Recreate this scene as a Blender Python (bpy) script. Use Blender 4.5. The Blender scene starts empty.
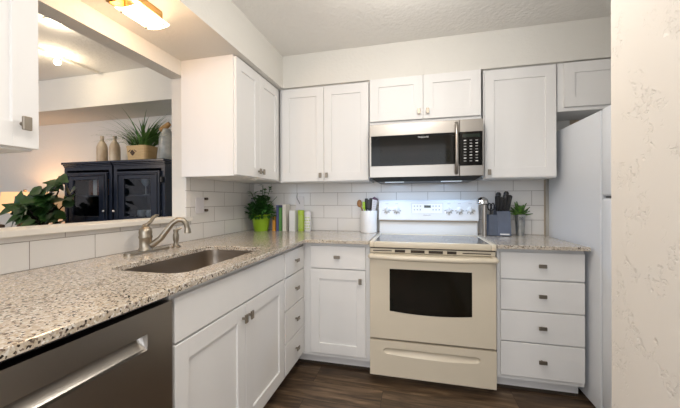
import bpy, bmesh, math, random
from mathutils import Vector, Matrix
random.seed(7)
SC = bpy.context.scene
COL = SC.collection
R = math.radians
PI = math.pi

# ------------------------------------------------------------------ camera
cd = bpy.data.cameras.new('camera')
cam = bpy.data.objects.new('camera', cd); COL.objects.link(cam)
YAW, PIT, ROL, FPX = .2359, -.002, -.0037, 304.0
fw = Vector((-math.sin(YAW)*math.cos(PIT), math.cos(YAW)*math.cos(PIT), math.sin(PIT)))
rt = Vector((math.cos(YAW), math.sin(YAW), 0)); up = rt.cross(fw)
rt, up = rt*math.cos(ROL)+up*math.sin(ROL), up*math.cos(ROL)-rt*math.sin(ROL)
m = Matrix((rt, up, -fw)).transposed().to_4x4(); m.translation = (1.4127, -2.6077, 1.1805)
cam.matrix_world = m
cd.sensor_width = 36; cd.lens = 36*FPX/680
cd.shift_x = -1.14/680; cd.shift_y = -3.02/680
cd.clip_start = .02
SC.camera = cam

# ------------------------------------------------------------------ light and exposure
SC.view_settings.view_transform = 'Standard'; SC.view_settings.look = 'None'
SC.view_settings.gamma = 1; SC.view_settings.use_curve_mapping = False
SC.view_settings.exposure = 0.12
w = bpy.data.worlds.new('world'); SC.world = w; w.use_nodes = True
w.node_tree.nodes['Background'].inputs[0].default_value = (.80, .88, 1, 1)
w.node_tree.nodes['Background'].inputs[1].default_value = 1.0

def area(name, loc, rot, sx, sy, power, col):
    d = bpy.data.lights.new(name, 'AREA'); d.shape = 'RECTANGLE'; d.size = sx; d.size_y = sy
    d.energy = power; d.color = col
    o = bpy.data.objects.new(name, d); o.location = loc; o.rotation_euler = rot; COL.objects.link(o); return o
def point(name, loc, power, col, r=.03):
    d = bpy.data.lights.new(name, 'POINT'); d.energy = power; d.color = col; d.shadow_soft_size = r
    o = bpy.data.objects.new(name, d); o.location = loc; COL.objects.link(o); return o
# kitchen ceiling globe, just above the top of the frame
point('kitchen_ceiling_light', (1.42, -1.32, 2.13), 17, (1, .945, .875), .13)
# overhead fill added above the camera, no fixture known there
area('overhead_fill_light', (1.3, -2.75, 2.34), (0, 0, 0), .6, .6, 15, (1, .93, .85))
# frontal daylight fill, added at an unseen opening in the rear wall
area('rear_fill_light', (1.2, -4.9, 1.5), (R(90), 0, 0), 2.6, 1.7, 34, (.96, .97, 1))
# living room: daylight, and a warm ambient fill added without a fixture
area('living_window_light', (-2.3, -4.9, 1.4), (R(90), 0, 0), 2.4, 1.8, 34, (.62, .78, 1))
point('living_fill_light', (-2.3, -2.2, 2.0), 26, (1, .80, .61), .2)

# ------------------------------------------------------------------ materials
def nt(mat):
    mat.use_nodes = True; return mat.node_tree
def pbr(name, col, rough=.5, metal=0, spec=.5, coat=0, emit=None, estr=0, bump=None, vary=None, trans=0, aniso=0):
    ma = bpy.data.materials.new(name); t = nt(ma); N, L = t.nodes, t.links
    b = N['Principled BSDF']
    b.inputs['Base Color'].default_value = (*col, 1); b.inputs['Roughness'].default_value = rough
    b.inputs['Metallic'].default_value = metal; b.inputs['Specular IOR Level'].default_value = spec
    b.inputs['Coat Weight'].default_value = coat; b.inputs['Transmission Weight'].default_value = trans
    b.inputs['Anisotropic'].default_value = aniso
    if emit: b.inputs['Emission Color'].default_value = (*emit, 1); b.inputs['Emission Strength'].default_value = estr
    if bump or vary:
        tc = N.new('ShaderNodeTexCoord')
    if vary:   # (scale, second colour, stretch)
        mp = N.new('ShaderNodeMapping'); mp.inputs['Scale'].default_value = vary[2] if len(vary) > 2 else (1, 1, 1)
        nz = N.new('ShaderNodeTexNoise'); nz.inputs['Scale'].default_value = vary[0]; nz.inputs['Detail'].default_value = 4
        mx = N.new('ShaderNodeMix'); mx.data_type = 'RGBA'
        L.new(tc.outputs['Object'], mp.inputs[0]); L.new(mp.outputs[0], nz.inputs['Vector'])
        rp = N.new('ShaderNodeValToRGB'); rp.color_ramp.elements[0].position = .35; rp.color_ramp.elements[1].position = .65
        L.new(nz.outputs['Fac'], rp.inputs[0]); L.new(rp.outputs[0], mx.inputs[0])
        mx.inputs[6].default_value = (*col, 1); mx.inputs[7].default_value = (*vary[1], 1)
        L.new(mx.outputs[2], b.inputs['Base Color'])
    if bump:   # (scale, strength, stretch)
        mp = N.new('ShaderNodeMapping'); mp.inputs['Scale'].default_value = bump[2] if len(bump) > 2 else (1, 1, 1)
        nz = N.new('ShaderNodeTexNoise'); nz.inputs['Scale'].default_value = bump[0]; nz.inputs['Detail'].default_value = 3
        bp = N.new('ShaderNodeBump'); bp.inputs['Strength'].default_value = bump[1]; bp.inputs['Distance'].default_value = .01
        L.new(tc.outputs['Object'], mp.inputs[0]); L.new(mp.outputs[0], nz.inputs['Vector'])
        L.new(nz.outputs['Fac'], bp.inputs['Height']); L.new(bp.outputs[0], b.inputs['Normal'])
    return ma

M = {}
M['cab'] = pbr('cabinet_white', (.80, .795, .785), .5, vary=(6, (.775, .77, .76), (1, 1, .15)))
M['inside'] = pbr('cabinet_inside', (.55, .47, .36), .6)
M['wall'] = pbr('wall_paint', (.715, .70, .655), .8, bump=(55, .22))
M['wallfar'] = pbr('wall_paint_living', (.70, .66, .66), .8, bump=(55, .12))
M['ceil'] = pbr('ceiling_paint', (.84, .825, .79), .85, bump=(42, .55))
M['trim'] = pbr('trim_paint', (.76, .73, .67), .45)
M['steel'] = pbr('stainless', (.36, .335, .305), .30, 1, aniso=.5, bump=(30, .02, (.4, .4, 60)))
M['steel_sink'] = pbr('stainless_sink', (.36, .31, .26), .33, 1, bump=(30, .02, (30, 1, 1)))
M['nickel'] = pbr('brushed_nickel', (.36, .32, .26), .33, 1, bump=(60, .02))
M['knob'] = pbr('knob_nickel', (.30, .265, .22), .45, 1, bump=(90, .02))
M['chrome'] = pbr('chrome', (.75, .75, .75), .08, 1)
M['black'] = pbr('black_plastic', (.012, .012, .013), .35, vary=(9, (.016, .016, .016)))
M['blackglass'] = pbr('black_glass', (.006, .006, .006), .06, spec=.22)
M['ovenglass'] = pbr('oven_glass', (.010, .007, .004), .05, spec=.2, vary=(5, (.006, .006, .003)))
M['bisque'] = pbr('bisque_enamel', (.69, .62, .495), .24, vary=(4, (.685, .615, .49)))
M['enamel'] = pbr('white_enamel', (.70, .705, .70), .18)
M['hobglass'] = pbr('hob_glass', (.10, .10, .10), .10, spec=.6, vary=(300, (.16, .16, .16)))
M['fridge'] = pbr('fridge_white', (.74, .775, .825), .36, bump=(180, .05))
M['grey'] = pbr('print_grey', (.30, .30, .30), .5)
M['whiteprint'] = pbr('print_white', (.75, .75, .75), .5)
M['green_led'] = pbr('clock_glass', (.01, .02, .015), .1)
M['brass'] = pbr('brass', (.55, .36, .16), .3, 1)
M['glow'] = pbr('lamp_glass', (.95, .9, .8), .3, emit=(1, .82, .55), estr=6)
M['led'] = pbr('led_lens', (.9, .95, 1), .3, emit=(.72, .86, 1), estr=.5)
M['ceramic'] = pbr('white_ceramic', (.80, .79, .77), .25)
M['wood'] = pbr('spoon_wood', (.36, .17, .06), .5, vary=(20, (.26, .12, .04)))
M['lime'] = pbr('lime_plastic', (.36, .56, .03), .35)
M['limepot'] = pbr('lime_pot', (.30, .50, .02), .3, vary=(5, (.27, .46, .02)))
M['leaf'] = pbr('leaf_green', (.025, .10, .018), .5, vary=(25, (.045, .16, .025)))
M['leafdark'] = pbr('leaf_dark', (.010, .040, .008), .35, vary=(8, (.03, .085, .015)))
M['grass'] = pbr('grass_green', (.05, .15, .03), .5, vary=(15, (.12, .24, .06)))
M['succ'] = pbr('succulent_green', (.09, .20, .02), .45, vary=(30, (.03, .09, .015)))
M['soil'] = pbr('soil', (.02, .013, .008), .9)
M['galv'] = pbr('galvanised', (.50, .52, .52), .4, .85, vary=(30, (.36, .38, .39)))
M['slate'] = pbr('slate_block', (.10, .125, .18), .5, vary=(20, (.09, .11, .16)))
M['slate2'] = pbr('slate_dark', (.06, .065, .085), .5)
M['bookorange'] = pbr('book_orange', (.62, .28, .04), .5)
M['bookblue'] = pbr('book_blue', (.10, .10, .25), .5)
M['bookgreen'] = pbr('book_green', (.10, .28, .07), .5)
M['bookwhite'] = pbr('book_white', (.74, .71, .63), .5)
M['booklime'] = pbr('book_lime', (.42, .58, .06), .5)
M['bookbrown'] = pbr('book_brown', (.20, .07, .03), .5)
M['page'] = pbr('pages', (.75, .70, .58), .8)
M['navy'] = pbr('navy_black_paint', (.014, .020, .036), .24, vary=(10, (.017, .023, .040)))
M['navyin'] = pbr('hutch_inside', (.012, .013, .018), .5)
M['cream'] = pbr('cream_ceramic', (.62, .53, .40), .35, vary=(14, (.45, .34, .23), (1, 1, .5)))
M['box'] = pbr('planter_wood', (.58, .42, .22), .6, vary=(12, (.50, .35, .17), (1, 1, 6)))
M['cork'] = pbr('cork', (.50, .30, .12), .8, vary=(60, (.40, .23, .09)))
M['jarglass'] = pbr('grey_mottled_glass', (.42, .43, .41), .3, vary=(22, (.30, .32, .31)))
M['shade'] = pbr('lamp_shade_linen', (.75, .52, .30), .8, emit=(1, .55, .22), estr=.62)
M['bronze'] = pbr('dark_bronze', (.06, .04, .03), .4, .8)
M['leather'] = pbr('brown_leather', (.10, .055, .038), .5, bump=(90, .15))
M['tablewood'] = pbr('table_wood', (.09, .05, .03), .4, vary=(6, (.06, .03, .02), (1, 8, 8)))
M['spot'] = pbr('spot_lens', (1, .95, .8), .3, emit=(1, .86, .6), estr=40)
M['patch_glow'] = pbr('ceiling_patch_glow', (1, .95, .8), .3, emit=(1, .88, .66), estr=14)  # glow of the disc added for the bright ceiling patch
M['outlet'] = pbr('outlet_plastic', (.70, .68, .70), .4)
M['plug'] = pbr('plug_brown', (.07, .045, .03), .5)
M['strip'] = pbr('gap_shade_tan', (.40, .33, .25), .5)  # tan colour standing for shade in narrow gaps
M['kick'] = pbr('slot_and_shade_dark', (.045, .032, .022), .7)  # dark tone of the slots, also painted shade in gaps and at the floor
M['red'] = pbr('red_print', (.5, .04, .05), .5)

def mat_glass():
    ma = bpy.data.materials.new('door_glass'); t = nt(ma); N, L = t.nodes, t.links
    N.remove(N['Principled BSDF'])
    tr = N.new('ShaderNodeBsdfTransparent'); tr.inputs[0].default_value = (.82, .86, .9, 1)
    gl = N.new('ShaderNodeBsdfGlossy'); gl.inputs['Roughness'].default_value = .03
    lw = N.new('ShaderNodeLayerWeight'); pw = N.new('ShaderNodeMath'); pw.operation = 'POWER'; pw.inputs[1].default_value = 4
    L.new(lw.outputs['Facing'], pw.inputs[0]); fr = N.new('ShaderNodeMapRange'); fr.inputs[3].default_value = .05; fr.inputs[4].default_value = .7
    L.new(pw.outputs[0], fr.inputs[0])
    mx = N.new('ShaderNodeMixShader')
    L.new(fr.outputs[0], mx.inputs[0]); L.new(tr.outputs[0], mx.inputs[1]); L.new(gl.outputs[0], mx.inputs[2])
    L.new(mx.outputs[0], N['Material Output'].inputs[0]); return ma
M['glass'] = mat_glass()

def mat_tile(name, axis, u0, width):
    ma = bpy.data.materials.new(name); t = nt(ma); N, L = t.nodes, t.links; b = N['Principled BSDF']
    tc = N.new('ShaderNodeTexCoord'); sp = N.new('ShaderNodeSeparateXYZ'); cb = N.new('ShaderNodeCombineXYZ')
    L.new(tc.outputs['Object'], sp.inputs[0])
    def add(sock, v):
        n = N.new('ShaderNodeMath'); n.operation = 'ADD'; n.inputs[1].default_value = v; L.new(sock, n.inputs[0]); return n.outputs[0]
    L.new(add(sp.outputs[axis], -u0+20*width), cb.inputs[0]); L.new(add(sp.outputs[2], -.914), cb.inputs[1])
    br = N.new('ShaderNodeTexBrick'); L.new(cb.outputs[0], br.inputs['Vector'])
    br.offset = .5; br.offset_frequency = 2; br.squash = 1
    br.inputs['Color1'].default_value = (.74, .72, .69, 1); br.inputs['Color2'].default_value = (.71, .69, .66, 1)
    br.inputs['Mortar'].default_value = (.27, .24, .21, 1)
    br.inputs['Scale'].default_value = 1; br.inputs['Mortar Size'].default_value = .0016
    br.inputs['Mortar Smooth'].default_value = .2; br.inputs['Bias'].default_value = 0
    br.inputs['Brick Width'].default_value = width; br.inputs['Row Height'].default_value = .1115
    L.new(br.outputs['Color'], b.inputs['Base Color'])
    mr = N.new('ShaderNodeMapRange'); mr.inputs[3].default_value = .16; mr.inputs[4].default_value = .8
    L.new(br.outputs['Fac'], mr.inputs[0]); L.new(mr.outputs[0], b.inputs['Roughness'])
    iv = N.new('ShaderNodeMath'); iv.operation = 'SUBTRACT'; iv.inputs[0].default_value = 1; L.new(br.outputs['Fac'], iv.inputs[1])
    bp = N.new('ShaderNodeBump'); bp.inputs['Strength'].default_value = .5; bp.inputs['Distance'].default_value = .002
    L.new(iv.outputs[0], bp.inputs['Height']); L.new(bp.outputs[0], b.inputs['Normal']); return ma
M['tileb'] = mat_tile('tile_back', 0, .379, .2537)
M['tilel'] = mat_tile('tile_left', 1, -.606, .2515)

def mat_granite():
    ma = bpy.data.materials.new('granite'); t = nt(ma); N, L = t.nodes, t.links; b = N['Principled BSDF']
    tc = N.new('ShaderNodeTexCoord')
    def noise(s, det=4, rough=.6):
        n = N.new('ShaderNodeTexNoise'); n.inputs['Scale'].default_value = s; n.inputs['Detail'].default_value = det
        n.inputs['Roughness'].default_value = rough; L.new(tc.outputs['Object'], n.inputs['Vector']); return n.outputs['Fac']
    def ramp(f, a, c, ca, cc):
        r = N.new('ShaderNodeValToRGB'); e = r.color_ramp.elements
        e[0].position = a; e[1].position = c; e[0].color = (*ca, 1); e[1].color = (*cc, 1); L.new(f, r.inputs[0]); return r.outputs[0]
    def mix(f, a, c):
        n = N.new('ShaderNodeMix'); n.data_type = 'RGBA'; L.new(f, n.inputs[0]); L.new(a, n.inputs[6]); L.new(c, n.inputs[7]); return n.outputs[2]
    base = ramp(noise(70, 5), .36, .62, (.37, .31, .245), (.64, .585, .51))
    big = ramp(noise(7, 3), .42, .60, (0, 0, 0), (1, 1, 1))
    gold = ramp(noise(110, 4), .35, .65, (.44, .35, .25), (.64, .585, .50))
    c1 = mix(big, base, gold)
    vo = N.new('ShaderNodeTexVoronoi'); vo.inputs['Scale'].default_value = 215; vo.inputs['Randomness'].default_value = 1
    L.new(tc.outputs['Object'], vo.inputs['Vector'])
    sx = N.new('ShaderNodeSeparateColor'); L.new(vo.outputs['Color'], sx.inputs[0])
    fle = ramp(sx.outputs[0], .80, .84, (0, 0, 0), (1, 1, 1))
    dark = ramp(sx.outputs[1], .3, .7, (.03, .024, .02), (.20, .15, .12))
    c2 = mix(fle, c1, dark)
    fl2 = ramp(sx.outputs[2], .86, .9, (0, 0, 0), (1, 1, 1))
    lt = ramp(sx.outputs[1], .2, .8, (.66, .64, .60), (.74, .71, .66))
    c3 = mix(fl2, c2, lt)
    L.new(c3, b.inputs['Base Color']); b.inputs['Roughness'].default_value = .12; b.inputs['Specular IOR Level'].default_value = .55
    return ma
M['granite'] = mat_granite()

def mat_floor():
    ma = bpy.data.materials.new('floor_planks'); t = nt(ma); N, L = t.nodes, t.links; b = N['Principled BSDF']
    tc = N.new('ShaderNodeTexCoord')
    br = N.new('ShaderNodeTexBrick'); L.new(tc.outputs['Object'], br.inputs['Vector'])
    br.offset = .37; br.offset_frequency = 2
    br.inputs['Color1'].default_value = (0, 0, 0, 1); br.inputs['Color2'].default_value = (1, 1, 1, 1); br.inputs['Mortar'].default_value = (.5, .5, .5, 1)
    br.inputs['Scale'].default_value = 1; br.inputs['Mortar Size'].default_value = .0012; br.inputs['Brick Width'].default_value = 1.22; br.inputs['Row Height'].default_value = .18
    mp = N.new('ShaderNodeMapping'); mp.inputs['Scale'].default_value = (1.6, 14, 1); L.new(tc.outputs['Object'], mp.inputs[0])
    ad = N.new('ShaderNodeVectorMath'); ad.operation = 'ADD'; L.new(mp.outputs[0], ad.inputs[0])
    sc = N.new('ShaderNodeVectorMath'); sc.operation = 'SCALE'; sc.inputs['Scale'].default_value = 9; L.new(br.outputs['Color'], sc.inputs[0]); L.new(sc.outputs[0], ad.inputs[1])
    n1 = N.new('ShaderNodeTexNoise'); n1.inputs['Scale'].default_value = 1.6; n1.inputs['Detail'].default_value = 7; n1.inputs['Roughness'].default_value = .62; n1.inputs['Distortion'].default_value = .6
    L.new(ad.outputs[0], n1.inputs['Vector'])
    rp = N.new('ShaderNodeValToRGB'); e = rp.color_ramp.elements
    e[0].position = .30; e[0].color = (.026, .016, .010, 1); e[1].position = .70; e[1].color = (.25, .165, .098, 1)
    k = e.new(.5); k.color = (.098, .062, .036, 1)
    L.new(n1.outputs['Fac'], rp.inputs[0])
    mx = N.new('ShaderNodeMix'); mx.data_type = 'RGBA'; L.new(br.outputs['Fac'], mx.inputs[0]); L.new(rp.outputs[0], mx.inputs[6]); mx.inputs[7].default_value = (.015, .01, .007, 1)
    L.new(mx.outputs[2], b.inputs['Base Color']); b.inputs['Roughness'].default_value = .42
    bp = N.new('ShaderNodeBump'); bp.inputs['Strength'].default_value = .15; bp.inputs['Distance'].default_value = .003
    L.new(n1.outputs['Fac'], bp.inputs['Height']); L.new(bp.outputs[0], b.inputs['Normal']); return ma
M['floor'] = mat_floor()

def mat_knockdown():
    ma = bpy.data.materials.new('knockdown_wall'); t = nt(ma); N, L = t.nodes, t.links; b = N['Principled BSDF']
    b.inputs['Base Color'].default_value = (.73, .685, .625, 1); b.inputs['Roughness'].default_value = .75
    tc = N.new('ShaderNodeTexCoord')
    def noise(s, d=3, dist=0):
        n = N.new('ShaderNodeTexNoise'); n.inputs['Scale'].default_value = s; n.inputs['Detail'].default_value = d; n.inputs['Distortion'].default_value = dist
        L.new(tc.outputs['Object'], n.inputs['Vector']); return n.outputs['Fac']
    def ramp(f, a, c):
        r = N.new('ShaderNodeMapRange'); r.inputs[1].default_value = a; r.inputs[2].default_value = c; L.new(f, r.inputs[0]); return r.outputs[0]
    def math(op, a, c):
        n = N.new('ShaderNodeMath'); n.operation = op
        for i, v in enumerate((a, c)):
            if isinstance(v, (int, float)): n.inputs[i].default_value = v
            else: L.new(v, n.inputs[i])
        return n.outputs[0]
    pits = math('MULTIPLY', ramp(noise(60, 2, 1.5), .56, .62), ramp(noise(12, 2), .53, .62))
    h = math('SUBTRACT', math('MULTIPLY', noise(9, 2), .3), pits)
    bp = N.new('ShaderNodeBump'); bp.inputs['Strength'].default_value = .6; bp.inputs['Distance'].default_value = .0035
    L.new(h, bp.inputs['Height']); L.new(bp.outputs[0], b.inputs['Normal']); return ma
M['knock'] = mat_knockdown()

# ------------------------------------------------------------------ mesh builder
class B:
    def __init__(s): s.bm = bmesh.new()
    def box(s, x0, x1, y0, y1, z0, z1, bev=0, seg=1):
        x0, x1 = sorted((x0, x1)); y0, y1 = sorted((y0, y1)); z0, z1 = sorted((z0, z1))
        r = bmesh.ops.create_cube(s.bm, size=1)
        vs = r['verts']
        for v in vs:
            v.co = Vector(((x0+x1)/2+v.co.x*(x1-x0), (y0+y1)/2+v.co.y*(y1-y0), (z0+z1)/2+v.co.z*(z1-z0)))
        if bev:
            es = list({e for v in vs for e in v.link_edges})
            bmesh.ops.bevel(s.bm, geom=es, offset=bev, segments=seg, profile=.5, affect='EDGES')
        return s
    def ring(s, pts):
        return [s.bm.verts.new(p) for p in pts]
    def bridge(s, a, b):
        n = len(a)
        for i in range(n): s.bm.faces.new((a[i], a[(i+1) % n], b[(i+1) % n], b[i]))
    def tube(s, pts, rad, n=12, cap=True):
        pts = [Vector(p) for p in pts]
        if not hasattr(rad, '__len__'): rad = [rad]*len(pts)
        rings = []; ref = None
        for i, p in enumerate(pts):
            d = (pts[min(i+1, len(pts)-1)]-pts[max(i-1, 0)]).normalized()
            if ref is None:
                ref = Vector((0, 0, 1)) if abs(d.z) < .9 else Vector((1, 0, 0))
            a = d.cross(ref).normalized(); ref = a.cross(d).normalized(); c = ref
            rings.append(s.ring([p+(a*math.cos(2*PI*k/n)+c*math.sin(2*PI*k/n))*rad[i] for k in range(n)]))
        for a, b in zip(rings, rings[1:]): s.bridge(a, b)
        if cap: s.bm.faces.new(rings[0]); s.bm.faces.new(rings[-1][::-1])
        return s
    def lathe(s, cx, cy, prof, n=24, cap=True):
        rings = [s.ring([(cx+r*math.cos(2*PI*k/n), cy+r*math.sin(2*PI*k/n), z) for k in range(n)]) for r, z in prof]
        for a, b in zip(rings, rings[1:]): s.bridge(a, b)
        if cap: s.bm.faces.new(rings[0][::-1]); s.bm.faces.new(rings[-1])
        return s
    def disc(s, p, d, r0, r1, h, n=20):           # stub along d
        p = Vector(p); d = Vector(d).normalized(); return s.tube([p, p+d*h], [r0, r1], n)
    def ball(s, c, r, sz=(1, 1, 1), u=14, v=10):
        mt = Matrix.Translation(c) @ Matrix.Diagonal((r*sz[0], r*sz[1], r*sz[2], 1))
        bmesh.ops.create_uvsphere(s.bm, u_segments=u, v_segments=v, radius=1, matrix=mt); return s
    def prism(s, pts, vec):                        # closed polygon swept along vec
        vec = Vector(vec); a = s.ring(pts); b = s.ring([Vector(p)+vec for p in pts])
        s.bm.faces.new(a[::-1]); s.bm.faces.new(b); s.bridge(a, b); return s
    def leaf(s, base, d, nrm, ln, wd, curl=.3, fold=.15, n=5, tip=.05, shape=.6):
        base = Vector(base); d = Vector(d).normalized(); nrm = Vector(nrm)
        side = d.cross(nrm)
        if side.length < 1e-3: side = d.cross(Vector((.3, .8, .5)))
        side.normalize(); nn = side.cross(d).normalized(); rows = []
        for i in range(n+1):
            t = i/n; hw = wd/2*max(tip, math.sin(PI*min(1, t**shape))) if t < 1 else wd*tip*.5
            c = base+d*(ln*t*(1-.15*curl*t))-nn*(curl*ln*t*t*.6)
            rows.append([s.bm.verts.new(c-side*hw+nn*fold*hw), s.bm.verts.new(c), s.bm.verts.new(c+side*hw+nn*fold*hw)])
        for a, b in zip(rows, rows[1:]):
            s.bm.faces.new((a[0], a[1], b[1], b[0])); s.bm.faces.new((a[1], a[2], b[2], b[1]))
        return s
    def build(s, name, mat, parent=None, smooth=False, solid=0):
        bmesh.ops.recalc_face_normals(s.bm, faces=s.bm.faces)
        root = parent
        while root is not None and root.parent is not None: root = root.parent
        if root is not None:
            L = Vector(root.location)
            for v in s.bm.verts: v.co -= L
        me = bpy.data.meshes.new(name); s.bm.to_mesh(me); s.bm.free()
        me.materials.append(M[mat] if isinstance(mat, str) else mat)
        if smooth:
            for p in me.polygons: p.use_smooth = True
            me.set_sharp_from_angle(angle=R(40))
        o = bpy.data.objects.new(name, me); COL.objects.link(o)
        if parent is not None: o.parent = parent
        if solid:
            md = o.modifiers.new('solid', 'SOLIDIFY'); md.thickness = solid; md.offset = -1
        return o

def thing(name, label, cat, loc, group=None):
    o = bpy.data.objects.new(name, None); COL.objects.link(o); o.location = loc; o.empty_display_size = .05
    o['label'] = label; o['category'] = cat; o['kind'] = 'thing'
    if group: o['group'] = group
    return o
def tag(o, label, cat, group=None):
    o['label'] = label; o['category'] = cat; o['kind'] = 'thing'
    if group: o['group'] = group
    return o
def struct(name, b, mat, label, cat='wall'):
    o = b.build(name, mat); o['kind'] = 'structure'; o['label'] = label; o['category'] = cat; return o

# faces: 'y' looks towards -y from plane y=pl ; 'x' looks towards +x from plane x=pl
def fbox(b, face, pl, u0, u1, d0, d1, z0, z1, bev=0):
    if face == 'y': b.box(u0, u1, pl-d0, pl-d1, z0, z1, bev)
    else: b.box(pl+d0, pl+d1, u0, u1, z0, z1, bev)
def fpt(face, pl, u, d, z): return (u, pl-d, z) if face == 'y' else (pl+d, u, z)

def knob(parent, face, pl, u, z, horiz):
    b = B(); hw, hh = (.021, .0105) if horiz else (.0105, .019)
    b.tube([fpt(face, pl, u, 0, z), fpt(face, pl, u, .017, z)], .006, 8)
    fbox(b, face, pl, u-hw, u+hw, .016, .024, z-hh, z+hh, .0015)
    b.build('knob', 'knob', parent)
def shaker(parent, face, front, u0, u1, z0, z1, kn=None, st=.062, rl=.068, name='door'):
    """front = plane of the door's outer face"""
    b = B(); pl = front+.019 if face == 'y' else front-.019; t = .019
    fbox(b, face, pl, u0, u0+st, 0, t, z0, z1, .0012); fbox(b, face, pl, u1-st, u1, 0, t, z0, z1, .0012)
    fbox(b, face, pl, u0+st-.001, u1-st+.001, 0, t-.0002, z1-rl, z1-.0002, .0008); fbox(b, face, pl, u0+st-.001, u1-st+.001, 0, t-.0002, z0+.0002, z0+rl, .0008)
    fbox(b, face, pl, u0+st-.002, u1-st+.002, .001, t-.009, z0+rl-.002, z1-rl+.002)
    o = b.build(name, 'cab', parent)
    if kn: knob(o, face, front, kn[0], kn[1], False)
    return o
def drawer(parent, face, front, u0, u1, z0, z1, kn=True, name='drawer'):
    b = B(); pl = front+.019 if face == 'y' else front-.019
    fbox(b, face, pl, u0, u1, 0, .019, z0, z1, .002)
    o = b.build(name, 'cab', parent)
    if kn: knob(o, face, front, (u0+u1)/2, (z0+z1)/2+.004, True)
    return o

def relief(face, front, u0, u1, z0, z1, us, zs, fn, th):
    """panel whose front is a height field: fn(u,z) = depth behind the front plane"""
    b = B(); us = sorted(set([u0, u1]+us)); zs = sorted(set([z0, z1]+zs))
    g = [[b.bm.verts.new(fpt(face, front, u, -fn(u, z), z)) for z in zs] for u in us]
    k = [[b.bm.verts.new(fpt(face, front, u, -th, z)) for z in (z0, z1)] for u in (u0, u1)]
    F = b.bm.faces.new
    for i in range(len(us)-1):
        for j in range(len(zs)-1): F((g[i][j], g[i+1][j], g[i+1][j+1], g[i][j+1]))
    F([r[0] for r in g]+[k[1][0], k[0][0]]); F([r[-1] for r in g]+[k[1][1], k[0][1]])
    F(g[0]+[k[0][1], k[0][0]]); F(g[-1]+[k[1][1], k[1][0]]); F((k[0][0], k[0][1], k[1][1], k[1][0]))
    return b
def frange(a, b, n): return [a+(b-a)*i/n for i in range(n+1)]

def text_mesh(name, s, size, loc, rot, mat, parent, align='CENTER'):
    c = bpy.data.curves.new(name, 'FONT'); c.body = s; c.size = size; c.align_x = align; c.extrude = .0004
    t = bpy.data.objects.new(name, c); COL.objects.link(t)
    dg = bpy.context.evaluated_depsgraph_get(); me = bpy.data.meshes.new_from_object(t.evaluated_get(dg))
    bpy.data.objects.remove(t); bpy.data.curves.remove(c)
    root = parent
    while root.parent: root = root.parent
    me.transform(Matrix.Translation(Vector(loc)-Vector(root.location)) @ rot.to_4x4())
    me.materials.clear(); me.materials.append(M[mat])
    o = bpy.data.objects.new(name, me); COL.objects.link(o); o.parent = parent; return o
ROTY = Matrix.Rotation(R(90), 3, 'X')      # text standing up, facing -y

# ------------------------------------------------------------------ the setting
CE, SO = 2.349, 2.0905
WX, WY = -.058, -.012          # faces of the left and back walls
TX, TY = -.05, -.02            # faces of the tile
JY = -.897                     # end of the left wall at the pass-through
struct('floor', B().box(-4.6, 3.5, -5.1, .1, -.05, 0), 'floor', 'dark brown wood plank floor', 'floor')
struct('ceiling', B().box(-4.6, 3.5, -5.1, .1, CE, CE+.08), 'ceil', 'white orange-peel ceiling', 'ceiling')
struct('wall_back', B().box(-4.6, 3.5, WY, .1, 0, CE), 'wall', 'painted wall behind the range and hutch')
b = B()
b.box(-.16, WX, -1.95, WY, 0, 1.049)
b.box(-.16, WX, JY, WY, 1.049, CE)
b.box(-.16, WX, -1.95, JY, 1.993, CE)
b.box(-.16, WX, -3.6, -1.95, 0, CE)
struct('wall_left', b, 'wall', 'wall with the pass-through opening and header beam')
struct('wall_right', B().box(1.951, 2.08, -3.8, -1.6, 0, CE), 'knock', 'knockdown textured wall at the right edge')
struct('wall_east', B().box(3.3, 3.5, -5.1, WY, 0, CE), 'wall', 'side wall beyond the refrigerator')
struct('wall_west', B().box(-4.6, -4.5, -5.1, WY, 0, CE), 'wallfar', 'far wall of the living room')
b = B(); b.box(-4.6, 3.5, -5.1, -5, 0, .6); b.box(-4.6, 3.5, -5.1, -5, 2.25, CE)
for x0, x1 in ((-4.6, -3.6), (-1.0, -.2), (2.6, 3.5)): b.box(x0, x1, -5.1, -5, .6, 2.25)
struct('wall_rear', b, 'wall', 'wall behind the camera with two windows')
b = B(); b.box(-.058, .3795, -3.6, WY, SO, CE); b.box(.3795, 3.3, -.318, WY, SO, CE)
struct('trim_1', b, 'wall', 'dropped soffit above the wall cabinets', 'soffit')
struct('trim_2', B().box(-4.5, -.16, -.42, WY, 2.052, CE), 'wall', 'dropped soffit in the living room', 'soffit')
struct('trim_3', B().box(-.20, -.018, -1.95, -.872, 1.049, 1.076, .004, 2), 'trim', 'white ledge board capping the half wall', 'ledge')
b = B(); b.box(TX, WX, -1.95, JY, .9138, 1.049); b.box(TX, WX, JY, TY, .9138, 1.336)
struct('trim_4', b, 'tilel', 'white subway tile on the left wall', 'backsplash')
struct('trim_5', B().box(TX, 2.364, TY, WY, .9138, 1.345), 'tileb', 'white subway tile on the back wall', 'backsplash')
struct('trim_6', B().box(2.364, 2.374, -.026, WY, .60, 1.345), 'strip', 'tan strip standing for the gap where the tile ends', 'trim')  # strip added for the tile edge and the brownish gap beside it

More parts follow.
